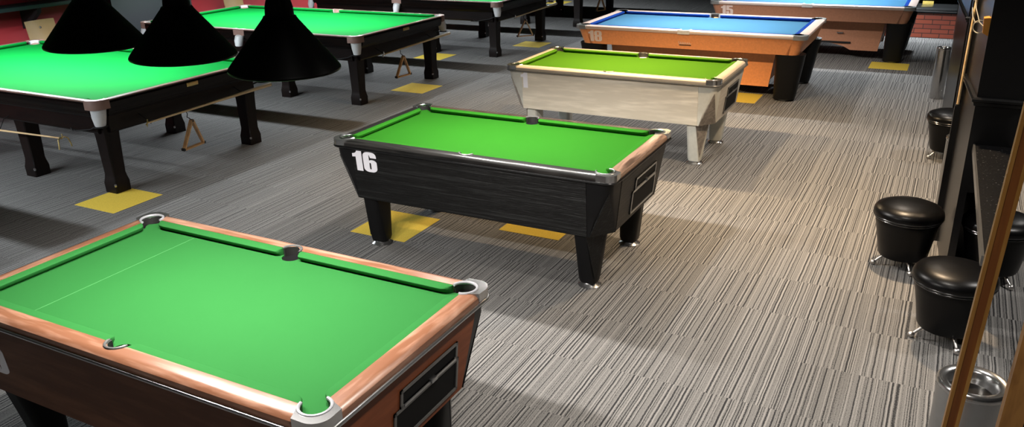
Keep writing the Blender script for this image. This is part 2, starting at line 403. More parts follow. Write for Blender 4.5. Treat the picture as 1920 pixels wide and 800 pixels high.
# ------------------------------------------------------------------ seven-foot pool table
PL, PW, PH = 2.127, 1.145, .829
def pool_table(name, loc, text, mats, label, gaps, numloc):
    T = empty(name, loc); tag(T, label, 'pool table', 'pool tables down the aisle')
    hx, hy = PL/2, PW/2
    cb, ct, cc = .40, .785, PH
    ri = .078                              # rail width
    # cabinet: rounded corners that open into a flat chamfer toward the bottom
    IX0, IX1, IY0, IY1 = .018, .058, .016, .044       # inset of the walls at the top and at the bottom
    def lerp(z, a, b): return a+(b-a)*(ct-z)/(ct-cb)
    def wx(z): return hx-lerp(z, IX0, IX1)
    def wy(z): return hy-lerp(z, IY0, IY1)
    za = .715                                          # height at which the corner facets start
    def corner_pts(z, n=6):
        # one corner (+,+): rounded above, rounded-off chamfer below
        X, Y = wx(z), wy(z); r = .055
        t = max(0., (za-z)/(za-cb))
        rnd = arc(X-r, Y-r, r, 0, 90, n)
        A = Vector((X, Y-.155)); B = Vector((X-.115, Y))
        ch = [tuple(A+(B-A)*k/n) for k in range(n+1)]
        return [((1-t)*p[0]+t*q[0], (1-t)*p[1]+t*q[1]) for p, q in zip(rnd, ch)]
    def ring(z):
        q = corner_pts(z); pts = []
        pts += q; pts += [(-x, y) for x, y in q[::-1]]; pts += [(-x, -y) for x, y in q]; pts += [(x, -y) for x, y in q[::-1]]
        return [(x, y, z) for x, y in pts]
    bm = BM()
    loft(bm, [ring(cb), ring(.48), ring(.56), ring(.64), ring(za), ring(ct)])
    obj('cabinet', bm, mats['post'], T, angle=40)
    # wood-grain panels laid on the long sides and the ends
    for sy in (-1, 1):
        bm = BM(); x0, x1 = -hx+.17, hx-.185
        pts = [(x0, cb+.004), (x1, cb+.004), (x1, ct-.004), (x0, ct-.004)]
        loft(bm, [[(x, sy*(wy(z)-.012), z) for x, z in pts], [(x, sy*(wy(z)+.004), z) for x, z in pts]])
        obj('side_panel', bm, mats['side'], T, angle=20)
    for sx in (-1, 1):
        bm = BM(); Y = hy-.20 if mats['side'] != 'rose_side' else hy-.125
        st = [(cb+.004, hy-.205), (za, Y), (ct-.004, Y)]
        loft(bm, [[(sx*(wx(z)+.003), -y, z), (sx*(wx(z)+.003), y, z), (sx*(wx(z)-.015), y, z), (sx*(wx(z)-.015), -y, z)] for z, y in st])
        obj('end_panel', bm, mats['end'], T, angle=20)
        for sy in (-1, 1):
            bm = BM()
            qa, qb = corner_pts(cb+.003), corner_pts(za-.004)
            A = Vector((sx*qa[0][0], sy*qa[0][1], cb+.003)); B = Vector((sx*qa[-1][0], sy*qa[-1][1], cb+.003)); Cc = Vector((sx*qb[3][0], sy*qb[3][1], za-.004))
            n = (B-A).cross(Cc-A).normalized()
            if n.dot(Vector((sx, sy, 0))) < 0: n = -n
            loft(bm, [[p-n*.012 for p in (A, B, Cc)], [p+n*.006 for p in (A, B, Cc)]])
            obj('corner_facet', bm, mats['facet'], T, smooth=False)
    # legs
    for sx in (-1, 1):
        for sy in (-1, 1):
            lx, ly = sx*.838, sy*.378
            bm = BM()
            def lring(z, x0, x1, y0, y1, cx_, cy_):
                # reach toward the middle (x0,y0) and outward (x1,y1); the outer corner is cut by (cx_,cy_)
                r = .035
                P = [(x1, y1-cy_), (x1-cx_, y1)]+arc(-x0+r, y1-r, r, 90, 180, 5)+arc(-x0+r, -y0+r, r, 180, 270, 5)+arc(x1-r, -y0+r, r, 270, 360, 5)
                return [(lx+sx*x, ly+sy*y, z) for x, y in P]
            top_ = (.068, .108, .075, .135, .085, .15); bot_ = (.058, .055, .058, .055, .012, .012)
            loft(bm, [lring(.03, *bot_), lring(.055, .064, .060, .064, .060, .014, .014), lring(.41, *top_)])
            leg = obj('leg', bm, mats['leg'], T, angle=32)
            bm = BM()
            a = lring(.405, *top_); b_ = lring(.075, .064, .062, .064, .063, .014, .014)
            A, B = Vector(a[0]), Vector(a[1]); Cc = (Vector(b_[0])+Vector(b_[1]))/2
            n = (B-A).cross(Cc-A).normalized()
            if n.dot(Vector((sx, sy, 0))) < 0: n = -n
            loft(bm, [[p-n*.006 for p in (A, B, Cc)], [p+n*.004 for p in (A, B, Cc)]])
            obj('leg_facet', bm, mats['facet'], leg, smooth=False)
            bm = BM(); lathe(bm, [(.02, .0), (.076, .0), (.078, .006), (.06, .018), (.05, .03), (.045, .04)], lx, ly, 32)
            obj('foot', bm, 'chrome', leg)
    # rails: bullnosed timber, long ones in two runs around the middle pocket
    prof = [(.012, .775), (.002, .782), (0, .795), (.004, .812), (.016, .824), (.034, cc), (ri, cc), (ri, .785)]
    mr = .048; mo = ri+.012
    def rail(axis, s, a0, a1, mat, notch):
        bm = BM(); rings = []
        N = 30 if notch else 1
        for k in range(N+1):
            u = a0+(a1-a0)*k/N
            lim = ri
            if notch and abs(u) < mr: lim = mo-math.sqrt(mr*mr-u*u)
            ring_ = []
            for o_, z in prof:
                o2 = min(o_, max(lim, .035)) if o_ >= .034 else o_
                sh = (-1 if k == 0 else 1 if k == N else 0)*.033*(ri-o_)/ri          # slanted ends meet the corner castings
                ring_.append((u+sh, s*(hy-o2), z) if axis == 'x' else (s*(hx-o2), u+sh, z))
            rings.append(ring_)
        loft(bm, rings)
        return obj('rail', bm, mat, T, angle=30)
    cl = .146
    for s in (-1, 1):
        rail('x', s, -hx+cl, hx-cl, mats['rail'] if s > 0 else mats.get('rail_near', mats['rail']), True)
    rail('y', 1, -hy+cl, hy-cl, mats['rail_y'], False)
    rail('y', -1, -hy+cl, hy-cl, mats.get('rail_left', mats['rail_y']), False)
    # trim strip under the rails
    bm = BM()
    o_ = .004; zt = .783
    path = []
    for cx, cy, a in ((hx-.07, hy-.07, 0), (-hx+.07, hy-.07, 90), (-hx+.07, -hy+.07, 180), (hx-.07, -hy+.07, 270)):
        path += [(x, y, zt) for x, y in arc(cx, cy, .07+o_, a, a+90, 8)]
    path.append(path[0])
    tube(bm, path, .0085, 8)
    obj('edge_strip', bm, mats['strip'], T)
    # corner castings
    pcx, pcy, pr = hx-.088, hy-.088, .058
    for sx in (-1, 1):
        for sy in (-1, 1):
            out = [(hx-cl-.002, hy-ri), (hx-cl+.031, hy+.002)]+arc(hx-.062, hy-.062, .066, 90, 0, 10)+[(hx+.002, hy-cl+.031), (hx-ri, hy-cl-.002)]
            t0 = math.degrees(math.atan2(-math.sqrt(pr*pr-(hx-ri-pcx)**2), hx-ri-pcx)); 
            inn = arc(pcx, pcy, pr, t0, 90-t0, 14)
            pts = [(sx*x, sy*y) for x, y in out+inn]
            bm = BM(); prism(bm, pts, .779, cc+.003)
            es = [e for e in bm.edges if all(v.co.z > cc for v in e.verts) and max(abs((e.verts[0].co+e.verts[1].co).x/2)-(hx-.045), abs((e.verts[0].co+e.verts[1].co).y/2)-(hy-.045)) > 0 and e.calc_length() < .045 and math.hypot(abs((e.verts[0].co+e.verts[1].co).x/2)-pcx, abs((e.verts[0].co+e.verts[1].co).y/2)-pcy) > pr+.004]
            bmesh.ops.bevel(bm, geom=es, offset=.022, segments=5, clamp_overlap=True, affect='EDGES', profile=.5)
            cap = obj('corner_cap', bm, mats['cap'], T, angle=40)
            bm = BM()
            tube(bm, [(sx*x, sy*y, cc+.001) for x, y in arc(pcx, pcy, pr-.001, t0-4, 94-t0, 16)], .007, 8)
            obj('pocket_rim', bm, mats['collar'], cap)
            bm = BM(); rin = pr+.001
            cband(bm, pcx, pcy, rin-.006, rin, .745, .818, -78, 168, sx, sy)
            bm2 = bm; lathe(bm2, [(.001, .745), (rin, .745), (rin, .749), (.001, .749)], sx*pcx, sy*pcy, 24)
            obj('pocket', bm2, 'black_plastic', T)
    for s in (-1, 1):
        bm = BM()
        cband(bm, 0, hy-mo, mr-.007, mr, .73, cc-.001, 0, 180, 1, s)
        lathe(bm, [(.001, .73), (mr, .73), (mr, .734), (.001, .734)], 0, s*(hy-mo), 24)
        pk = obj('pocket', bm, 'black_plastic', T)
        bm = BM(); tube(bm, [(x, s*y, cc+.001) for x, y in arc(0, hy-mo, mr+.003, 2, 178, 16)], [.003]+[.0065]*15+[.003], 8)
        obj('pocket_rim', bm, 'dark_edge' if mats['rail'] != 'oak_rail' else 'steel', pk)
    # bed and cushions
    zb = .792
    bm = BM(); prism(bm, bed_outline(hx-ri-.002, hy-ri-.002, hx-.060, hy-.060, .034, hy-mo, mr, (hx, hy)), zb-.03, zb)
    obj('bed_cloth', bm, mats['cloth'], T, smooth=False)
    nose = ri+.046
    zt_, zn_ = cc-.002, cc-.008
    g = .150; gm = .055
    for s in (-1, 1):
        for x0, x1, c0, c1 in ((-hx+g, -gm, .05, .022), (gm, hx-g, .022, .05)):
            bm = BM(); cushion(bm, (x0, s*(hy-ri), 0), (x1, s*(hy-ri), 0), (0, -s, 0), ri, nose, zt_, zn_, zb, c0, c1)
            obj('cushion', bm, mats['cushion'], T, angle=50)
        bm = BM(); cushion(bm, (s*(hx-ri), -hy+g, 0), (s*(hx-ri), hy-g, 0), (-s, 0, 0), ri, nose, zt_, zn_, zb, .05, .05)
        obj('cushion', bm, mats['cushion'], T, angle=50)
    if 'line' in mats:
        bm = BM(); box(bm, -.632, -.628, -hy+nose, hy-nose, zb, zb+.0006)
        obj('baulk_line', bm, 'chalk', T, smooth=False)
    # coin and ball-return openings on the right end
    def xx(z): return wx(z)+.004
    def opening(nm, y0, y1, z0, z1, par):
        bm = BM(); fr = .013
        def P(y, z, d=0): return (xx(z)+d, y, z)
        for ya, yb, za, zb_ in ((y0, y1, z0, z0+fr), (y0, y1, z1-fr, z1), (y0, y0+fr, z0, z1), (y1-fr, y1, z0, z1)):
            loft(bm, [[P(ya, za, -.003), P(yb, za, -.003), P(yb, zb_, -.003), P(ya, zb_, -.003)], [P(ya, za, .007), P(yb, za, .007), P(yb, zb_, .007), P(ya, zb_, .007)]])
        f = obj(nm, bm, 'dark_edge' if mats['side'] != 'ebony' else 'steel', par)
        bm = BM()
        loft(bm, [[P(y0, z0, -.002), P(y1, z0, -.002), P(y1, z1, -.002), P(y0, z1, -.002)], [P(y0, z0, .002), P(y1, z0, .002), P(y1, z1, .002), P(y0, z1, .002)]])
        obj('recess', bm, 'black_void', f, smooth=False)
        return f
    opening('ball_return_frame', -.145, .315, .437, .597, T)
    f = opening('coin_slide_frame', -.105, .305, .597, .678, T)
    bm = BM(); box(bm, xx(.60)-.004, xx(.60)+.012, -.085, .285, .598, .610, .002)
    box(bm, xx(.60)+.0, xx(.60)+.022, .09, .13, .600, .618, .003)
    obj('coin_slide', bm, 'steel', f)
    if text:
        w, h, m = numloc[2], numloc[3], mats['num']
        o = number(text, w, h, m, T, (numloc[0], -(wy(numloc[1])+.0055), numloc[1]))
        o.rotation_euler.x = PI/2+math.atan((IY1-IY0)/(ct-cb))
    return T

LIGHTS = []
brown = dict(post='black_paint', side='rose_side', end='rose_end_lit', facet='black_gloss', leg='black_paint', rail='rose', rail_y='rose_y', strip='steel', cap='chrome', cloth='cloth_green', cushion='cloth_green', num='white_vinyl', line=1, collar='rim_grey')
black = dict(post='black_paint', side='ebony', end='ebony_y', facet='ebony', leg='black_paint', rail='ebony_rail', rail_y='ebony_rail_sheen_y', rail_left='ebony_rail_black', rail_near='ebony_rail_near', strip='black_gloss', cap='chrome', cloth='cloth_grass', cushion='cloth_grass', num='white_vinyl', collar='steel')
pale = dict(post='grey_post', side='oak', end='oak_y', facet='grey_oak', leg='grey_post', rail='oak_rail', rail_y='oak_rail_y', strip='dark_edge', cap='chrome', cloth='cloth_lime', cushion='cloth_lime', num='white_vinyl', collar='steel')
T19 = pool_table('pool_table', (-2.661, 2.198, 0), '19', brown, 'rosewood-brown pool table with green cloth in the near foreground', 0, (-.925, .515, .215, .145))
T16 = pool_table('pool_table', (-2.691, 4.877, 0), '16', black, 'black woodgrain pool table with green cloth and the number 16', 0, (-.895, .617, .205, .148))
T17 = pool_table('pool_table', (-2.790, 7.680, 0), '1', pale, 'pale oak pool table with lime cloth and white-grey corner posts', 0, (-.905, .615, .075, .155))

# ------------------------------------------------------------------ nine-foot pool table with blue cloth
NL, NW, NH = 2.88, 1.60, .81
def nine_foot(loc, text, lam, label, logo):
    T = empty('pool_table', loc); tag(T, label, 'pool table', 'pool tables down the aisle')
    hx, hy = NL/2, NW/2
    ins, zs0, zs1 = .025, .575, .765
    # skirts and rounded corner blocks
    for s in (-1, 1):
        bm = BM(); c = .15
        loft(bm, [[(-hx+c+.04, s*(hy-ins-.045), zs0), (hx-c-.04, s*(hy-ins-.045), zs0), (hx-c-.04, s*(hy-ins-.075), zs0), (-hx+c+.04, s*(hy-ins-.075), zs0)],
                  [(-hx+c, s*(hy-ins), zs1), (hx-c, s*(hy-ins), zs1), (hx-c, s*(hy-ins-.03), zs1), (-hx+c, s*(hy-ins-.03), zs1)]])
        obj('side_skirt', bm, lam, T, angle=25)
        bm = BM()
        loft(bm, [[(s*(hx-ins-.06), -hy+c+.04, zs0), (s*(hx-ins-.06), hy-c-.04, zs0), (s*(hx-ins-.09), hy-c-.04, zs0), (s*(hx-ins-.09), -hy+c+.04, zs0)],
                  [(s*(hx-ins), -hy+c, zs1), (s*(hx-ins), hy-c, zs1), (s*(hx-ins-.03), hy-c, zs1), (s*(hx-ins-.03), -hy+c, zs1)]])
        obj('end_skirt', bm, lam, T, angle=25)
    for sx in (-1, 1):
        for sy in (-1, 1):
            bm = BM(); rings = []
            for z, i_, j_, c, g in ((zs0, .06, .045, .19, .0), (zs1, 0, 0, .15, 0)):
                X, Y = hx-ins-i_, hy-ins-j_; r = .075
                o1 = [(hx-c-(.04 if i_ else 0)+.006, Y)]+arc(X-r, Y-r, r, 90, 0, 8)+[(X, hy-c-(.04 if i_ else 0)+.006)]
                r2 = .045
                o2 = [(X-.03, hy-c-(.04 if i_ else 0)+.006)]+arc(X-r, Y-r, r2, 0, 90, 8)+[(hx-c-(.04 if i_ else 0)+.006, Y-.03)]
                rings.append([(sx*x, sy*y, z) for x, y in o1+o2])
            loft(bm, rings)
            obj('corner_skirt', bm, lam, T, angle=30)
    bm = BM(); box(bm, -hx+.11, hx-.11, -hy+.11, hy-.11, zs0+.004, .745)
    obj('frame', bm, 'black_matt', T)
    # rails
    ri = .115
    prof = [(.03, .764), (.008, .768), (.002, .785), (.008, .802), (.03, NH), (ri, NH-.004), (ri, .77), (.10, .764)]
    for s in (-1, 1):
        for x0, x1, e0, e1 in ((-hx+.174, -.07, -1, 0), (.07, hx-.174, 0, 1)):
            bm = BM(); loft(bm, [[(u+e*.03*(ri-o)/ri, s*(hy-o), z) for o, z in prof] for u, e in ((x0, e0), (x1, e1))]); obj('rail', bm, 'pink_rail', T, angle=30)
        bm = BM(); loft(bm, [[(s*(hx-o), u+e*.03*(ri-o)/ri, z) for o, z in prof] for u, e in ((-hy+.174, -1), (hy-.174, 1))]); obj('rail', bm, 'pink_rail', T, angle=30)
    pc, pr = .105, .068
    pcx, pcy = hx-pc, hy-pc
    for sx in (-1, 1):
        for sy in (-1, 1):
            out = [(hx-.176, hy-ri), (hx-.146, hy+.002)]+arc(hx-.07, hy-.07, .072, 90, 0, 8)+[(hx+.002, hy-.146), (hx-ri, hy-.176)]
            t0 = math.degrees(math.atan2(-math.sqrt(pr*pr-(ri-pc)**2), hx-ri-pcx))
            inn = arc(pcx, pcy, pr, t0, 90-t0, 14)
            bm = BM(); prism(bm, [(sx*x, sy*y) for x, y in out+inn], .764, NH+.004, .008)
            obj('corner_casting', bm, 'cast', T, angle=40)
            bm = BM(); R2 = pr-.010
            cband(bm, pcx, pcy, R2-.006, R2, .715, .80, -80, 170, sx, sy)
            lathe(bm, [(.001, .715), (R2, .715), (R2, .719), (.001, .719)], sx*pcx, sy*pcy, 20)
            obj('pocket', bm, 'black_plastic', T)
    mr, mo = .066, .085
    for s in (-1, 1):
        bm = BM()
        out = [(.075, hy-ri), (.075, hy+.002), (-.075, hy+.002), (-.075, hy-ri)]
        inn = arc(0, hy-mo-.01, mr-.006, 208, -28, 14)
        prism(bm, [(x, s*y) for x, y in out+inn], .764, NH+.0015, .004); obj('pocket_casting', bm, 'white_plastic' if s < 0 else 'cast', T)
        bm = BM()
        cband(bm, 0, hy-mo-.01, mr-.018, mr-.012, .71, .803, -20, 200, 1, s)
        lathe(bm, [(.001, .71), (mr-.012, .71), (mr-.012, .714), (.001, .714)], 0, s*(hy-mo-.01), 20)
        obj('pocket', bm, 'black_plastic', T)
    zb = .768
    bm = BM(); prism(bm, bed_outline(hx-ri-.001, hy-ri-.001, pcx-.012, pcy-.012, pr, hy-mo-.01, mr-.006), zb-.03, zb)
    obj('bed_cloth', bm, 'cloth_blue', T, smooth=False)
    nose = ri+.05; g = .175; gm = .075
    for s in (-1, 1):
        for x0, x1, c0, c1 in ((-hx+g-.02, -gm, .05, .02), (gm, hx-g+.02, .02, .05)):
            bm = BM(); cushion(bm, (x0, s*(hy-ri), 0), (x1, s*(hy-ri), 0), (0, -s, 0), ri, nose, NH-.004, NH-.008, zb, c0, c1)
            obj('cushion', bm, 'cloth_deepblue', T, angle=50)
        bm = BM(); cushion(bm, (s*(hx-ri), -hy+g-.02, 0), (s*(hx-ri), hy-g+.02, 0), (-s, 0, 0), ri, nose, NH-.004, NH-.008, zb, .05, .05)
        obj('cushion', bm, 'cloth_deepblue', T, angle=50)
    # pedestal box between the legs, arched along its lower edge
    bm = BM()
    for sy in (-1, 1):
        top = [(1.06, .576), (-1.06, .576)]; low = [(-1.0, .13)]+[(-.62+1.24*k/14, .13+.115*math.sin(PI*k/14)**.6) for k in range(15)]+[(1.0, .13)]
        pts = top+low
        loft(bm, [[(x, sy*.44, z) for x, z in pts], [(x, sy*.47, z) for x, z in pts]])
    for sx in (-1, 1):
        loft(bm, [[(sx*1.06, -.44, .576), (sx*1.06, .44, .576), (sx*1.0, .44, .2), (sx*1.0, -.44, .2)], [(sx*1.03, -.44, .576), (sx*1.03, .44, .576), (sx*.97, .44, .2), (sx*.97, -.44, .2)]])
    ped = obj('pedestal', bm, lam, T, angle=20)
    bm = BM(); box(bm, -.75, .62, -.49, -.43, .225, .25, .004); obj('ball_trough', bm, 'black_matt', ped)
    bm = BM(); tube(bm, [(.42, -.470, .38), (.42, -.50, .38), (.50, -.50, .38), (.50, -.470, .38)], .008, 8); obj('handle', bm, 'chrome', ped)
    for sx in (-1, 1):
        for sy in (-1, 1):
            bm = BM(); rings = []
            for z, ox, oy, a, b in ((.02, 1.21, .53, .125, .105), (.06, 1.215, .53, .13, .11), (.576, 1.255, .60, .17, .13)):
                rings.append([(sx*ox+a*math.copysign(abs(math.cos(t))**.7, math.cos(t)), sy*oy+b*math.copysign(abs(math.sin(t))**.7, math.sin(t)), z) for t in [2*PI*k/28 for k in range(28)]])
            loft(bm, rings); leg = obj('leg', bm, 'black_paint', T)
            bm = BM(); lathe(bm, [(.07, 0), (.075, .004), (.075, .016), (.06, .024)], sx*1.21, sy*.53, 28); obj('foot', bm, 'steel', leg)
    nz = .608
    yq = lambda z: -(hy-ins-.045*(zs1-z)/(zs1-zs0)+.002)
    tilt = math.atan(.045/(zs1-zs0))
    o = number(text, .185, .145, 'pink_vinyl', T, (-hx+.175, yq(nz)-.001, nz)); o.rotation_euler.x = PI/2+tilt
    if logo:
        bm = BM()
        z0 = .632
        pts = []
        for k in range(121):
            t = k/120; zz = z0+.020+.014*math.sin(t*2*PI*7)*(1-.35*t)*(1.3 if t < .12 else 1); pts.append((-.07+.155*t+.005*math.cos(t*2*PI*7), yq(zz)-.003, zz))
        tube(bm, pts, .0020, 6); lg = obj('maker_badge', bm, 'white_plastic', T)
        bm = BM(); box(bm, -.06, .09, yq(z0-.014)-.004, yq(z0-.014)+.002, z0-.012, z0-.002); obj('badge_bar', bm, 'black_matt', lg)
    return T
T18 = nine_foot((-2.878, 10.68, 0), '18', 'orange_lam', 'orange-brown pool table with blue cloth and the number 18', True)
T15 = nine_foot((-1.902, 13.60, 0), '15', 'shaded_orange_lam', 'pool table with blue cloth and shade-darkened laminate colour in front of the brick bar', False)

# ------------------------------------------------------------------ full-size snooker table
SL, SW, SH = 3.82, 2.03, .87
def snooker():
    T = empty('snooker_table')
    hx, hy = SL/2, SW/2; cw = .048; k = .13
    # timber rail blocks with stepped mouldings below the cap
    prof = [(.055, .735), (.030, .735), (.026, .748), (.018, .752), (.010, .79), (.004, .80), (.002, .835), (.012, .846), (.0, .852), (.0, .857), (.06, .857), (.06, .735)]
    def run(axis, s, a0, a1, name, p, mat):
        bm = BM()
        loft(bm, [[((u, s*(hy-o), z) if axis == 'x' else (s*(hx-o), u, z)) for o, z in p] for u in (a0, a1)])
        return obj(name, bm, mat, T, angle=30)
    cap = [(0, .857), (0, .866), (.006, SH), (cw, SH), (cw, .857)]
    for s in (-1, 1):
        for a0, a1 in ((-hx+k, -.085), (.085, hx-k)):
            r = run('x', s, a0, a1, 'rail', prof, 'mahogany'); c = run('x', s, a0, a1, 'rail_cap', cap, 'cap_wood'); c.parent = r
        r = run('y', s, -hy+k, hy-k, 'rail', prof, 'mahogany_y'); c = run('y', s, -hy+k, hy-k, 'rail_cap', cap, 'cap_wood_y'); c.parent = r
    # apron frame
    ap = [(.13, .555), (.095, .555), (.085, .57), (.085, .70), (.075, .705), (.06, .735), (.13, .735)]
    for s in (-1, 1):
        run('x', s, -hx+.16, hx-.16, 'apron', ap, 'mahogany'); run('y', s, -hy+.16, hy-.16, 'apron', ap, 'mahogany_y')
    bm = BM(); box(bm, -hx+.12, hx-.12, -hy+.12, hy-.12, .60, .80); obj('slate_frame', bm, 'black_matt', T)
    # bed, cushions
    zb = .832; pc, pr = .098, .062; pcx, pcy = hx-pc, hy-pc; mo, mr = .062, .062
    bm = BM(); prism(bm, bed_outline(hx-cw-.002, hy-cw-.002, pcx-.005, pcy-.005, pr, hy-mo, mr), zb-.03, zb); obj('bed_cloth', bm, 'cloth_snooker', T, smooth=False)
    nose = cw+.062; g = .175
    for s in (-1, 1):
        for x0, x1, c0, c1 in ((-hx+g, -.068, .05, .04), (.068, hx-g, .04, .05)):
            bm = BM(); cushion(bm, (x0, s*(hy-cw), 0), (x1, s*(hy-cw), 0), (0, -s, 0), cw, nose, SH-.001, SH-.006, zb, c0, c1); obj('cushion', bm, 'cloth_snooker', T, angle=50)
        bm = BM(); cushion(bm, (s*(hx-cw), -hy+g, 0), (s*(hx-cw), hy-g, 0), (-s, 0, 0), cw, nose, SH-.001, SH-.006, zb, .05, .05); obj('cushion', bm, 'cloth_snooker', T, angle=50)
    # pockets: brown plate wrapped over the corner, white collar hanging below
    def pocket(cx, cy, outer, ang, inner_r):
        bm = BM()
        pts = outer; prism(bm, pts, .785, SH+.003, .004); pl = obj('pocket_plate', bm, 'copper', T, angle=40)
    for sx in (-1, 1):
        for sy in (-1, 1):
            out = [(hx-k-.01, hy-cw), (hx-k-.01, hy+.004)]+[(hx-.085, hy+.004), (hx-.035, hy-.018), (hx-.018, hy-.035), (hx+.004, hy-.085)]+[(hx+.004, hy-k-.01), (hx-cw, hy-k-.01)]
            t0 = math.degrees(math.atan2(-math.sqrt(pr*pr-(pc-cw)**2), pc-cw))
            inn = arc(pcx, pcy, pr, t0, 90-t0, 12)
            bm = BM(); prism(bm, [(sx*x, sy*y) for x, y in out+inn], .79, SH+.003, .004)
            pl = obj('pocket_plate', bm, 'copper', T, angle=40)
            bm = BM()
            d = .05
            rings = []
            for r, z, q in ((.057, .868, 0), (.060, .80, .006), (.064, .78, .03), (.058, .72, .045), (.045, .655, .05), (.040, .645, .05)):
                rings.append([(sx*(pcx+q)+r*math.cos(t), sy*(pcy+q)+r*math.sin(t), z) for t in [2*PI*i/24 for i in range(24)]])
            # open on the table side: keep only the outer half above the bed
            R = loft(bm, rings, cap=False)
            kill = [f for f in bm.faces if f.calc_center_median().z > .80 and (sx*(f.calc_center_median().x-sx*pcx)+sy*(f.calc_center_median().y-sy*pcy)) < -.03]
            bmesh.ops.delete(bm, geom=kill, context='FACES')
            obj('pocket_net', bm, 'white_plastic', T)
            bm = BM(); cx, cy = sx*(pcx+.05), sy*(pcy+.05)
            lathe(bm, [(.05, .640), (.056, .640), (.056, .650), (.05, .650)], cx, cy, 20)
            tube(bm, [(cx-sx*.05, cy, .645), (cx-sx*.16, cy-sy*.01, .60), (cx-sx*.42, cy-sy*.02, .555), (cx-sx*.46, cy-sy*.03, .575)], .006, 8)
            obj('ball_runner', bm, 'black_matt', T)
    for s in (-1, 1):
        bm = BM()
        out = [(.092, hy-cw), (.092, hy+.004), (-.092, hy+.004), (-.092, hy-cw)]
        inn = arc(0, hy-mo, mr-.010, 180-16, 16, 12)
        prism(bm, [(x, s*y) for x, y in out+inn], .79, SH+.003, .004); obj('pocket_plate', bm, 'copper', T, angle=40)
        bm = BM(); rings = []
        for r, z, q in ((.052, .868, 0), (.054, .80, .01), (.058, .785, .05), (.056, .73, .075), (.048, .665, .085), (.040, .655, .085)):
            rings.append([(r*math.cos(t), s*(hy-mo+q+r*math.sin(t)), z) for t in [2*PI*i/24 for i in range(24)]])
        loft(bm, rings, cap=False)
        kill = [f for f in bm.faces if f.calc_center_median().z > .80 and s*f.calc_center_median().y-(hy-mo) < .0]
        bmesh.ops.delete(bm, geom=kill, context='FACES')
        obj('pocket_net', bm, 'white_plastic', T)
    # eight square legs with flared feet
    for ix in (-1.72, -.573, .573, 1.72):
        for sy in (-1, 1):
            cx, cy = ix, sy*.825
            def sq(h, z, c=.008): return [(cx+a*h-(c if a > 0 else -c)*(1 if e else 0), cy+b*h-(c if b > 0 else -c)*(0 if e else 1), z) for a, b, e in ((1,-1,0),(1,1,0),(1,1,1),(-1,1,1),(-1,1,0),(-1,-1,0),(-1,-1,1),(1,-1,1))]
            bm = BM(); loft(bm, [sq(.077, 0), sq(.077, .04), sq(.078, .09), sq(.069, .135), sq(.064, .17), sq(.072, .50), sq(.076, .56), sq(.076, .62)])
            leg = obj('leg', bm, 'mahogany_z', T, angle=25)
            bm = BM(); lathe(bm, [(.002, .062), (.009, .066), (.012, .078), (.009, .09), (.002, .094)], cx+.074, cy-.074, 12); obj('bolt', bm, 'chrome', leg)
    # right-hand end: brass plate, bell push and hooks
    bm = BM(); box(bm, hx-.004, hx+.004, -.05, .085, .800, .838, .002); obj('maker_plate', bm, 'brass', T)
    for y in (-.55, .60):
        bm = BM(); tube(bm, [(hx-.09, y, .66), (hx-.055, y, .64), (hx+.02, y, .605), (hx+.055, y, .580), (hx+.07, y, .60)], .004, 8); obj('cue_hook', bm, 'black_matt', T)
    for x in (-.2, .5):
        bm = BM(); tube(bm, [(x, -hy+.09, .60), (x, -hy+.03, .575), (x, -hy-.035, .48), (x, -hy-.055, .475), (x, -hy-.065, .50)], .004, 8); obj('rest_hook', bm, 'black_matt', T)
    bm = BM(); tube(bm, [(hx-.10, -.03, .56), (hx-.08, -.03, .53), (hx-.07, -.05, .505), (hx-.055, -.03, .485), (hx-.05, -.03, .470), (hx-.035, -.015, .475)], .0045, 8); obj('triangle_hook', bm, 'black_matt', T)
    return T
SN = [(-8.152, 5.295, 'large snooker table nearest the three black cone lampshades'), (-8.153, 8.82, 'second snooker table back, whole bright green top behind the cone lampshades'),
      (-8.10, 12.26, 'third snooker table back, only its near edge and legs in view'), (-8.10, 15.58, 'farthest snooker table, only black legs in view beyond the blue table'),
      (-8.152, 1.78, 'snooker table beside the rosewood-brown pool table, left of the view')]
P0 = snooker()
for i, (x, y, lb) in enumerate(SN):
    t = P0 if i == 0 else copy_tree(P0)
    t.location = (x, y, 0); tag(t, lb, 'snooker table', 'full-size snooker tables')

# cues and rests hanging on the table ends, triangles, spider rest
def cue_rest(loc, label, cross):
    T = empty('snooker_rest', loc)
    bm = BM(); tube(bm, [(0, -.63, -.012), (0, .2, .004), (0, .92, .018)], [.008, .013, .019], 12); obj('shaft', bm, 'ash', T)
    bm = BM()
    tube(bm, [(-.006, -.632, -.045), (.0, -.63, -.012), (.006, -.628, .022)], .005, 8); tube(bm, [(-.02, -.630, -.03), (0, -.63, -.012), (.02, -.63, .004)], .005, 8)
    obj('cross_head', bm, 'white_plastic' if cross else 'brass', T)
    tag(T, label, 'snooker rest', 'rests hung on the snooker table ends'); return T
ends = [(-6.178, 5.33), (-6.178, 8.855), (-6.125, 12.29)]
cue_rest((ends[0][0], ends[0][1], .607), 'wooden snooker rest hung along the end of the nearest snooker table', False)
cue_rest((ends[1][0], ends[1][1], .607), 'wooden snooker rest hung along the end of the second snooker table', True)
cue_rest((ends[2][0], ends[2][1], .607), 'wooden snooker rest hung along the end of the third snooker table back', True)
T = empty('snooker_rest', (-7.65, 4.215, .492))
bm = BM(); tube(bm, [(-1.4, 0, -.03), (.96, 0, .034)], [.013, .007], 12); obj('shaft', bm, 'ash_x', T)
bm = BM()
for sy, sx in ((-1, 0), (1, 0)):
    tube(bm, [(.95, 0, .034), (.965, sy*.02, .045), (.975, sy*.045, .03), (.985, sy*.055, -.02), (.985, sy*.06, -.05)], .006, 8)
tube(bm, [(.955, 0, .034), (.975, 0, .06), (.97, .0, .075)], .005, 8)
obj('spider_head', bm, 'brass', T)
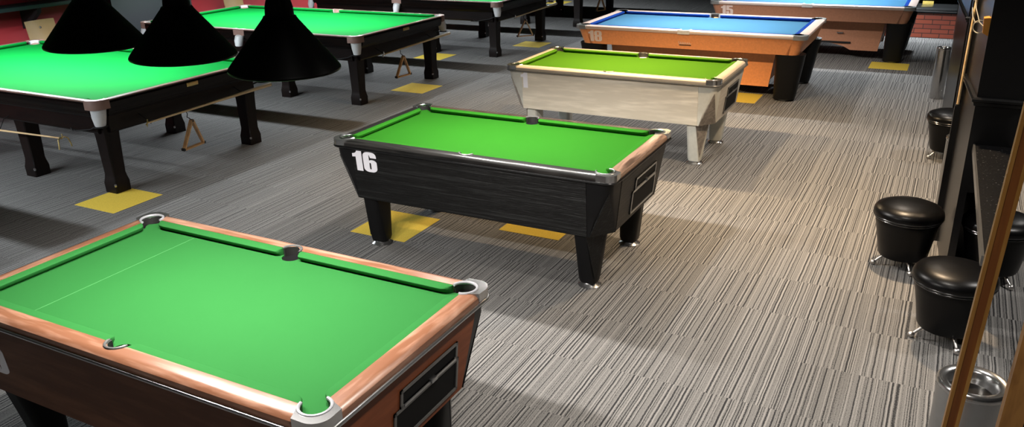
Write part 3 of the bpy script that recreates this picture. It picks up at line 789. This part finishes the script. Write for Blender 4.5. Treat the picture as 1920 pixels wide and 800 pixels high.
tag(T, 'spider rest hung along the long side of the nearest snooker table', 'snooker rest', 'rests hung on the snooker table ends')

def triangle(loc, label, rot):
    T = empty('triangle_rack', loc, rot)
    bm = BM(); w, h, t, d = .145, .275, .012, .018
    o = [(-w, -h), (w, -h), (.012, 0), (-.012, 0)]; i_ = [(-w+.022, -h+t), (w-.022, -h+t), (.004, -.026), (-.004, -.026)]
    vs = {}
    for nm, P in (('o', o), ('i', i_)):
        for q, xx in ((0, -d), (1, d)): vs[nm, q] = [bm.verts.new((xx, y, z)) for y, z in P]
    for k in range(4):
        j = (k+1) % 4
        bm.faces.new((vs['o',0][k], vs['o',0][j], vs['o',1][j], vs['o',1][k])); bm.faces.new((vs['i',0][k], vs['i',1][k], vs['i',1][j], vs['i',0][j]))
        bm.faces.new((vs['o',0][k], vs['i',0][k], vs['i',0][j], vs['o',0][j])); bm.faces.new((vs['o',1][k], vs['o',1][j], vs['i',1][j], vs['i',1][k]))
    obj('frame', bm, 'triangle', T, smooth=False)
    for y, z in ((-w+.006, -h+.010), (w-.006, -h+.010), (0, -.012)):
        bm = BM(); box(bm, -d-.001, d+.001, y-.013, y+.013, z-.013, z+.013, .005); obj('corner_joint', bm, 'black_plastic', T)
    tag(T, label, 'triangle rack', 'ball triangles hung under the snooker tables'); return T
triangle((-6.285, 5.27, .478), 'wooden ball triangle hung under the end of the nearest snooker table', (0, .10, .12))
triangle((-6.285, 8.79, .478), 'wooden ball triangle hung under the end of the second snooker table', (0, .08, -.1))
triangle((-6.235, 12.23, .478), 'wooden ball triangle hung under the end of the third snooker table back', (0, .06, -.75))
triangle((-6.235, 15.55, .478), 'wooden ball triangle hung under the farthest snooker table', (0, .0, -.35))

# ------------------------------------------------------------------ pendant lights over the tables
def light_bar(loc, label, n=3, pitch=.51, tilt=.028, rim=1.80, power=8., col=(1, .9, .78), bulbz=.105):
    T = empty('pendant_light', (loc[0], loc[1], rim), (0, tilt, 0))
    span = pitch*(n-1)/2
    bm = BM(); box(bm, -span-.14, span+.14, -.022, .022, .262, .315, .006); obj('bar', bm, 'black_gloss', T)
    for x in (-span*.7, span*.7):
        bm = BM(); tube(bm, [(x, 0, .31), (x, 0, 3.1-rim)], .008, 8); obj('suspension_rod', bm, 'black_matt', T)
    for k in range(n):
        x = -span+pitch*k
        bm = BM()
        prof = [(.195, .0), (.198, .002), (.198, .008), (.193, .016), (.060, .182), (.056, .190)]
        inner = [(.052, .186), (.186, .012), (.190, .0)]
        lathe(bm, prof+inner+[(.195, 0)], x, 0, 48, cap=False)
        sh = obj('lamp_shade', bm, 'shade_black', T, angle=30)
        bm = BM(); lathe(bm, [(.054, .180), (.056, .186), (.050, .192), (.048, .222), (.043, .242), (.032, .256), (.028, .275)], x, 0, 32); obj('collar', bm, 'shade_black', sh)
        bm = BM(); sphere(bm, (x, 0, bulbz+.055), .036, 1, 1, 1.2); lathe(bm, [(.018, bulbz+.09), (.018, .19)], x, 0, 16); obj('bulb', bm, 'bulb', sh)
        la = bpy.data.lights.new('lamp_light', 'POINT'); la.shadow_soft_size = .035; la.energy = power*3.0; la.color = col
        lo = bpy.data.objects.new('lamp_light', la); COL.objects.link(lo); lo.parent = T; lo.location = (x, 0, bulbz)
        LIGHTS.append(lo)
    tag(T, label, 'pendant light', 'pendant lights above the tables'); return T
WHITE = (1, .95, .90); WARM = (1, .72, .42); COOL = (.86, .94, 1.)
PP = 24.
light_bar((-2.604, 2.2), 'row of three black cone lampshades hanging in front of the snooker table', power=PP, col=WHITE, rim=1.85, bulbz=.08)
light_bar((-2.69, 4.88), 'black lampshade row above the black woodgrain pool table', power=PP, col=WHITE, tilt=0)
light_bar((-2.79, 7.68), 'black lampshade row above the pale oak pool table', power=PP*1.35, col=WARM, tilt=0)
light_bar((-2.88, 10.68), 'black lampshade row above the orange-brown pool table', power=PP*1.2, col=WHITE, pitch=.6, tilt=0)
light_bar((-1.90, 13.60), 'black lampshade row above the pool table by the brick bar', power=PP*1.35, col=COOL, pitch=.6, tilt=0)
for (x, y, lb), d in zip(SN, ('nearest', 'second', 'third', 'farthest', 'left-hand')):
    light_bar((x, y+.0), 'long black lampshade row above the %s snooker table' % d, n=6, pitch=.56, rim=1.70, power=PP*.95, col=COOL, bulbz=.075, tilt=0)

# ------------------------------------------------------------------ room
XL, XR, YB, YF, ZC = -11.0, 5.0, 22.0, -2.5, 3.1
bm = BM(); box(bm, XL-.2, XR+.2, YF-.2, YB+.2, -.1, 0); struct('floor', bm, 'carpet', smooth=False)
bm = BM(); box(bm, XL-.2, XR+.2, YF-.2, YB+.2, ZC, ZC+.1); struct('ceiling', bm, 'ceiling', smooth=False)
bm = BM(); box(bm, XL-.2, XL, YF, YB, 0, ZC); struct('wall_left', bm, 'red_wall', smooth=False)
bm = BM(); box(bm, XL-.2, XR+.2, YB, YB+.2, 0, ZC); struct('wall_back', bm, 'dark_wall', smooth=False)
bm = BM(); box(bm, XR, XR+.2, YF, YB, 0, ZC); struct('wall_right', bm, 'dark_wall', smooth=False)
bm = BM(); box(bm, XL-.2, XR+.2, YF-.2, YF, 0, ZC); struct('wall_front', bm, 'dark_wall', smooth=False)
bm = BM(); box(bm, XL, -10.50, 7.78, 9.18, 0, ZC); struct('trim_1', bm, 'grey_wall', smooth=False)

# drinks shelf with brackets along the red wall
def wall_shelf(y0, y1, ys, label):
    T = empty('wall_shelf', (XL, (y0+y1)/2, 1.17)); L_ = (y1-y0)/2
    bm = BM(); box(bm, 0, .42, -L_, L_, 0, .05, .006); obj('shelf_board', bm, 'teal', T)
    for y in ys:
        bm = BM(); loft(bm, [[(.02, y-.03-(y0+y1)/2, 0), (.40, y-.03-(y0+y1)/2, 0), (.38, y-.03-(y0+y1)/2, -.06), (.10, y-.03-(y0+y1)/2, -.26), (.0, y-.03-(y0+y1)/2, -.28)],
                             [(.02, y+.03-(y0+y1)/2, 0), (.40, y+.03-(y0+y1)/2, 0), (.38, y+.03-(y0+y1)/2, -.06), (.10, y+.03-(y0+y1)/2, -.26), (.0, y+.03-(y0+y1)/2, -.28)]])
        obj('bracket', bm, 'black_matt', T)
    tag(T, label, 'shelf', 'drinks shelves on the red wall')
wall_shelf(3.0, 7.76, (5.2, 6.78, 7.70), 'dark teal wall shelf on black brackets along the nearer red wall')
wall_shelf(9.20, 14.0, (9.23, 10.9), 'dark wall shelf along the red wall behind the second snooker table')
# plywood chairs against the wall
def ply_chair(loc, rz, label):
    T = empty('chair', loc, (0, 0, rz))
    bm = BM(); R = []
    for z, o in ((.74, 0), (.80, -.012), (.95, -.035), (1.035, -.05)):
        R.append([(o+.035*(1-(y/.2)**2)*-1, y, z) for y in (-.20, -.12, 0, .12, .20)]+[(o-.014+.035*(1-(y/.2)**2)*-1, y, z) for y in (.20, .12, 0, -.12, -.20)])
    loft(bm, R); obj('backrest', bm, 'ply', T)
    bm = BM(); sphere(bm, (-.062, 0, .94), .016); obj('bolt', bm, 'chrome', T)
    bm = BM(); box(bm, .0, .40, -.2, .2, .62, .64, .008); obj('seat', bm, 'ply', T)
    for y in (-.17, .17):
        bm = BM(); tube(bm, [(-.135, y*.5, .98), (-.09, y*.8, .8), (-.03, y, .62), (-.08, y*1.1, 0)], .011, 8); obj('rear_leg', bm, 'black_matt', T)
        bm = BM(); tube(bm, [(.36, y, .62), (.40, y*1.1, 0)], .011, 8); obj('front_leg', bm, 'black_matt', T)
    tag(T, label, 'chair', 'plywood chairs by the red wall')
ply_chair((-10.45, 6.68, 0), .0, 'pale plywood chair against the red wall behind the nearest snooker table')
ply_chair((-10.45, 10.02, 0), .0, 'pale plywood chair peeking over the far corner of the second snooker table')

# partition pillars on the right with a moulded rail
def poly_block(name, pts, z0, z1, mat): 
    bm = BM(); prism(bm, pts, z0, z1); return struct(name, bm, mat, smooth=False)
bm = BM()
prism(bm, [(.20, 5.5), (.243, 5.5), (.243, 6.2), (.142, 6.2)], 0, ZC)
prism(bm, [(.243, 5.5), (.45, 5.5), (.45, 6.2), (.243, 6.2)], .62, ZC)
prism(bm, [(.243, 5.92), (.45, 5.92), (.45, 6.2), (.243, 6.2)], 0, .62)
prism(bm, [(.106, 6.2), (.45, 6.2), (.45, 6.34), (.106, 6.34)], 0, ZC)
struct('wall_partition', bm, 'black_gloss', smooth=False)
bm = BM(); prism(bm, [(.135, 9.0), (.45, 9.0), (.45, 10.4), (.05, 10.4)], 0, ZC); struct('wall_partition', bm, 'black_gloss', smooth=False)
bm = BM(); prism(bm, [(.10, 12.5), (.45, 12.5), (.45, 14.6), (.06, 14.6)], 0, ZC); struct('wall_partition', bm, 'black_gloss', smooth=False)
def dado(pts, z, name):
    bm = BM(); P = [Vector((x, y, 0)) for x, y in pts]
    prof = [(0, -.035), (.010, -.03), (.014, -.012), (.024, -.004), (.026, .010), (.018, .020), (0, .022)]
    rings = []
    for i, p in enumerate(P):
        def nrm(a, b): d = (b-a).normalized(); return Vector((d.y, -d.x, 0))*-1
        if i == 0: n = nrm(P[0], P[1])
        elif i == len(P)-1: n = nrm(P[-2], P[-1])
        else:
            n1, n2 = nrm(P[i-1], P[i]), nrm(P[i], P[i+1]); n = (n1+n2); n = n/ n.dot(n1)
        rings.append([p+n*o+Vector((0, 0, z+h)) for o, h in prof])
    loft(bm, rings); struct(name, bm, 'black_gloss', angle=30)
dado([(.45, 5.5), (.20, 5.5), (.142, 6.2)], 1.195, 'trim_2')
dado([(.45, 9.0), (.135, 9.0), (.05, 10.4)], 1.20, 'trim_3')

# drinks ledge between the stools
T = empty('drinks_ledge', (.34, 4.5, 0)); dx, dy = -.34, -4.5
bm = BM(); pts = [(.232, 5.495), (.2662, 3.70), (.325, 3.70), (.425, 4.6), (.425, 5.495)]
prism(bm, [(x+dx+(.006 if x < .3 else 0), y+dy) for x, y in pts], .89, .93, .003); obj('ledge_top', bm, 'speckle', T)
bm = BM(); loft(bm, [[(.226+dx, 5.495+dy, z) for z in (.885,)]+[(.226+dx, 5.495+dy, .932), (.237+dx, 5.495+dy, .932), (.237+dx, 5.495+dy, .885)],
                     [(.2602+dx, 3.70+dy, .885), (.2602+dx, 3.70+dy, .932), (.2712+dx, 3.70+dy, .932), (.2712+dx, 3.70+dy, .885)]]); obj('edge_strip', bm, 'steel', T)
bm = BM(); box(bm, .40+dx, .425+dx, 4.96+dy, 5.42+dy, 0, .89); obj('back_panel', bm, 'black_paint', T)
tag(T, 'black speckled drinks ledge with steel edge behind the orange timber post', 'ledge')

# ------------------------------------------------------------------ stools
def stool():
    T = empty('stool')
    bm = BM(); lathe(bm, [(.002, .075), (.10, .075), (.148, .08), (.155, .095), (.172, .20), (.193, .31), (.200, .345), (.196, .352), (.05, .352)], 0, 0, 48); obj('body', bm, 'vinyl', T, angle=50)
    bm = BM(); lathe(bm, [(.05, .352), (.204, .353), (.212, .362), (.216, .382), (.212, .402), (.195, .424), (.15, .442), (.08, .452), (.002, .455)], 0, 0, 56); obj('seat', bm, 'vinyl', T, angle=60)
    bm = BM()
    tube(bm, [(.202*math.cos(t), .202*math.sin(t), .350) for t in [2*PI*k/56 for k in range(57)]], .006, 8); obj('piping', bm, 'piping', T)
    bm = BM()
    tube(bm, [(.211*math.cos(t), .211*math.sin(t), .367) for t in [2*PI*k/56 for k in range(57)]], .006, 8); obj('piping', bm, 'piping', T)
    for k in range(4):
        a = math.radians(112+90*k); c, s = math.cos(a), math.sin(a)
        bm = BM(); tube(bm, [(.10*c, .10*s, .085), (.13*c, .13*s, .06), (.178*c, .178*s, .020)], .0085, 10); leg = obj('leg', bm, 'ball_metal', T)
        bm = BM(); sphere(bm, (.180*c, .180*s, .019), .019); obj('ball_foot', bm, 'ball_metal', leg)
    return T
ST = [(-.062, 5.66, 0, 'black vinyl drum stool left of the partition pillar, fully in view'), (.228, 4.71, 0, 'black vinyl drum stool nearest the camera, half behind the timber post'),
      (.462, 5.67, 20, 'black vinyl drum stool to the right of the timber post, cut by the photo edge'), (.142, 8.39, 15, 'black vinyl drum stool farthest down the aisle below the chrome bin')]
p0 = stool()
for i, (x, y, rz, lb) in enumerate(ST):
    t = p0 if i == 0 else copy_tree(p0)
    t.location = (x, y, 0); t.rotation_euler.z = math.radians(rz); tag(t, lb, 'stool', 'black stools along the partition')

# ------------------------------------------------------------------ bins
def bin_(loc, r, h, label, mat, dark):
    T = empty('bin', loc)
    bm = BM(); lathe(bm, [(.002, 0), (r*.95, 0), (r, .012), (r, h-.02), (r-.004, h-.02), (r-.006, .03), (.002, .03)], 0, 0, 48); obj('body', bm, mat, T, angle=50)
    bm = BM(); lathe(bm, [(r*.62, h-.055), (r*.70, h-.012), (r*.78, h), (r*.97, h+.002), (r*1.03, h-.006), (r*1.03, h-.024), (r, h-.028), (r*.985, h-.02), (r*.72, h-.016), (r*.60, h-.055)], 0, 0, 48, cap=False); obj('lid', bm, 'chrome', T, angle=50)
    bm = BM(); lathe(bm, [(.002, h-.06), (r*.66, h-.058), (r*.66, h-.054), (.002, h-.056)], 0, 0, 32); obj('opening', bm, dark, T)
    tag(T, label, 'bin', 'cylindrical bins along the partition')
bin_((-.030, 10.90, 0), .075, .61, 'tall chrome cylinder bin at the far end of the aisle', 'chrome', 'black_void')
bin_((.190, 6.56, 0), .095, .69, 'steel cylinder bin peeking out behind the black partition', 'steel', 'black_void')
bin_((.285, 3.22, 0), .125, .60, 'grey steel bin with chrome rim at the bottom behind the timber post', 'steel', 'mahogany')

# ------------------------------------------------------------------ timber posts
def timber_post(base, top, w, label, knot):
    T = empty('timber_post', base)
    d = Vector(top)-Vector(base)
    bm = BM()
    def ringp(x0, x1, y0, y1): return [[(x0+d.x*t, y0+d.y*t, d.z*t) for x0, y0 in ((x0, y0), (x1, y0), (x1, y1), (x0, y1))] for t in (0, 1)]
    if knot:
        loft(bm, ringp(-w/2, w/2, -w/2, w/2)); obj('post', bm, 'post_knotty', T, smooth=False)
        bm = BM(); loft(bm, ringp(w/2-.001, w/2+.02, -w/2+.01, w/2)); obj('side_batten', bm, 'mahogany_z', T, smooth=False)
    else:
        loft(bm, ringp(-w*.26, w*.26, -w/2+.003, w/2)); obj('core', bm, 'post_wood_dark', T, smooth=False)
        for s in (-1, 1):
            bm = BM(); a, b = sorted((s*w*.26, s*w*.5)); loft(bm, ringp(a, b, -w/2, w/2)); obj('edge_lath', bm, 'post_wood', T, smooth=False)
    tag(T, label, 'post')
timber_post((.160, 2.6, 0), (.283, 2.6, 3.1), .044, 'slim orange varnished timber post in front of the black stools', False)
timber_post((.262, 2.2, 0), (.357, 2.2, 3.1), .052, 'knotty timber post cut off by the bottom right corner', True)

# cue hanging on the wall with its clip
T = empty('wall_cue', (.120, 6.14, 1.02))
bm = BM(); tube(bm, [(0, 0, 0), (.003, 0, .75), (.006, 0, 1.40)], [.0095, .008, .0045], 12); obj('shaft', bm, 'ash', T)
bm = BM(); lathe(bm, [(.002, -.014), (.0135, -.012), (.0135, .0)], 0, 0, 14); obj('bumper', bm, 'black_plastic', T)
tag(T, 'pale wooden cue held upright against the black partition', 'cue')
T = empty('cue_clip', (.20, 5.56, 1.62))
bm = BM(); loft(bm, [[(-.0, -.05, -.05), (-.0, .05, -.05), (-.0, .05, .055), (-.0, -.05, .055)], [(-.030, -.035, -.035), (-.030, .04, -.045), (-.036, .04, .05), (-.036, -.04, .05)]]); obj('wood_block', bm, 'clip_wood', T, smooth=False)
bm = BM()
tube(bm, [(-.03, .02, -.01), (-.05, .12, .0), (-.06, .24, .02), (-.075, .38, .05), (-.085, .50, .09), (-.088, .56, .08)], .0035, 8)
tube(bm, [(-.03, .02, -.005), (-.055, .10, .01), (-.07, .28, -.02), (-.085, .48, -.01), (-.092, .60, .03)], .0035, 8)
tube(bm, [(-.05+.03*math.cos(t), .22-.07*t/6, -.03+.035*math.sin(t)) for t in [k*.35 for k in range(18)]], .003, 8)
obj('wire_hook', bm, 'wire', T)
tag(T, 'orange wooden clip with curled wire hooks on the black partition', 'cue clip')

# ------------------------------------------------------------------ brick bar at the far end
T = empty('brick_bar', (-.8, 15.55, 0))
bm = BM(); box(bm, -2.6, .86, -.10, .10, 0, .41); obj('brick_base', bm, 'brick', T, smooth=False)
bm = BM(); box(bm, -2.65, .86, -.16, .55, .43, .485, .012); obj('steel_top', bm, 'steel', T)
bm = BM(); box(bm, -2.62, .86, -.13, .45, .405, .432); obj('top_support', bm, 'black_matt', T)
tag(T, 'low red brick bar with a steel top at the end of the aisle', 'bar')
T = obj('notice_board', (lambda b: (box(b, -.085, .085, -.01, .01, 0, .06, .003), b)[1])(BM()), 'sign_yellow', None, loc=(-.40, 15.92, .486)); tag(T, 'small yellow notice standing on the steel bar top', 'notice')

# ------------------------------------------------------------------ yellow carpet tiles
YT = [(-6.467, 4.048, 'yellow carpet tile under the near leg of the nearest snooker table'), (-6.513, 8.764, 'yellow carpet tile beside the near leg of the second snooker table'),
      (-3.884, 4.565, 'yellow carpet tile under the left foot of the black pool table'), (-2.85, 5.075, 'yellow carpet tile under the middle of the black pool table'),
      (-2.453, 9.827, 'orange-yellow carpet tile in front of the orange-brown pool table'), (-.947, 12.49, 'yellow carpet tile below the leg of the pool table by the brick bar'),
      (-7.56, 10.84, 'yellow carpet tile between the second and third snooker tables'), (-6.574, 12.386, 'yellow carpet tile under the far leg of the third snooker table back'),
      (-8.57, 17.80, 'yellow carpet tile beyond the farthest snooker table'), (-6.07, 15.3, 'yellow carpet tile behind the corner of the orange-brown pool table')]
for x, y, lb in YT:
    bm = BM(); box(bm, 0, .505, 0, .505, .0, .0015)
    o = obj('carpet_tile', bm, 'tile_yellow', None, smooth=False, loc=(x, y, 0.0)); tag(o, lb, 'carpet tile', 'yellow carpet tiles let into the floor')

# ------------------------------------------------------------------ ceiling downlights over the aisle, added fill behind the camera, faint ambient
def downlight(x, y, e, col, sz=.16):
    T = empty('downlight', (x, y, ZC))
    bm = BM(); lathe(bm, [(.10, 0), (.12, -.004), (.12, -.014), (.095, -.018), (.09, -.004)], 0, 0, 32, cap=False); obj('trim_ring', bm, 'white_plastic', T)
    bm = BM(); lathe(bm, [(.002, -.003), (.09, -.003), (.09, -.006), (.002, -.006)], 0, 0, 32); obj('lens', bm, 'bulb', T)
    la = bpy.data.lights.new('downlight_light', 'AREA'); la.shape = 'DISK'; la.size = sz; la.energy = e; la.color = col; la.spread = 1.1 if y > 15 else 2.1
    lo = bpy.data.objects.new('downlight_light', la); COL.objects.link(lo); lo.parent = T; lo.location = (0, 0, -.03)
    tag(T, 'unseen round ceiling light, for the aisle and added front fill', 'ceiling light', 'recessed ceiling lights')
for x, y, e, c in ((-.4, 1.2, 17, WHITE), (-.4, 3.6, 17, (1, .93, .84)), (-.4, 6.0, 46, (1, .74, .48)), (-.4, 8.4, 17, (1, .86, .72)), (-.4, 10.4, 10, WHITE), (-.5, 15.15, 16, COOL), (1.8, 5.0, 25, WHITE), (1.8, 9.0, 25, WHITE), (-2.6, -1.4, 14, WHITE), (-.6, -1.4, 14, WHITE)):  # the pair behind the camera is unseen fill, added to brighten table fronts
    downlight(x, y, e, c)
w = bpy.data.worlds.new('room_air'); S.world = w; w.use_nodes = True
w.node_tree.nodes['Background'].inputs[0].default_value = (.6, .7, .9, 1); w.node_tree.nodes['Background'].inputs[1].default_value = .1

# ------------------------------------------------------------------ camera
F, HH, PIT, ROL, YAW = 1530.255, 2.4012, .3719, -.0258, -.4936
cy_, sy_ = math.cos(YAW), math.sin(YAW)
f = Vector((sy_*math.cos(PIT), cy_*math.cos(PIT), -math.sin(PIT))); r = Vector((cy_, -sy_, 0)); u = r.cross(f)
c, s = math.cos(ROL), math.sin(ROL); r, u = c*r+s*u, -s*r+c*u
cam = bpy.data.cameras.new('camera'); cam.sensor_width = 36; cam.sensor_fit = 'HORIZONTAL'; cam.lens = 36*F/1920; cam.clip_start = .05
co = bpy.data.objects.new('camera', cam); COL.objects.link(co)
m = Matrix((r, u, -f)).transposed().to_4x4(); m.translation = (0, 0, HH); co.matrix_world = m
S.camera = co
S.view_settings.view_transform = 'Standard'; S.view_settings.look = 'None'; S.view_settings.gamma = 1; S.view_settings.use_curve_mapping = False
S.view_settings.exposure = 0.7
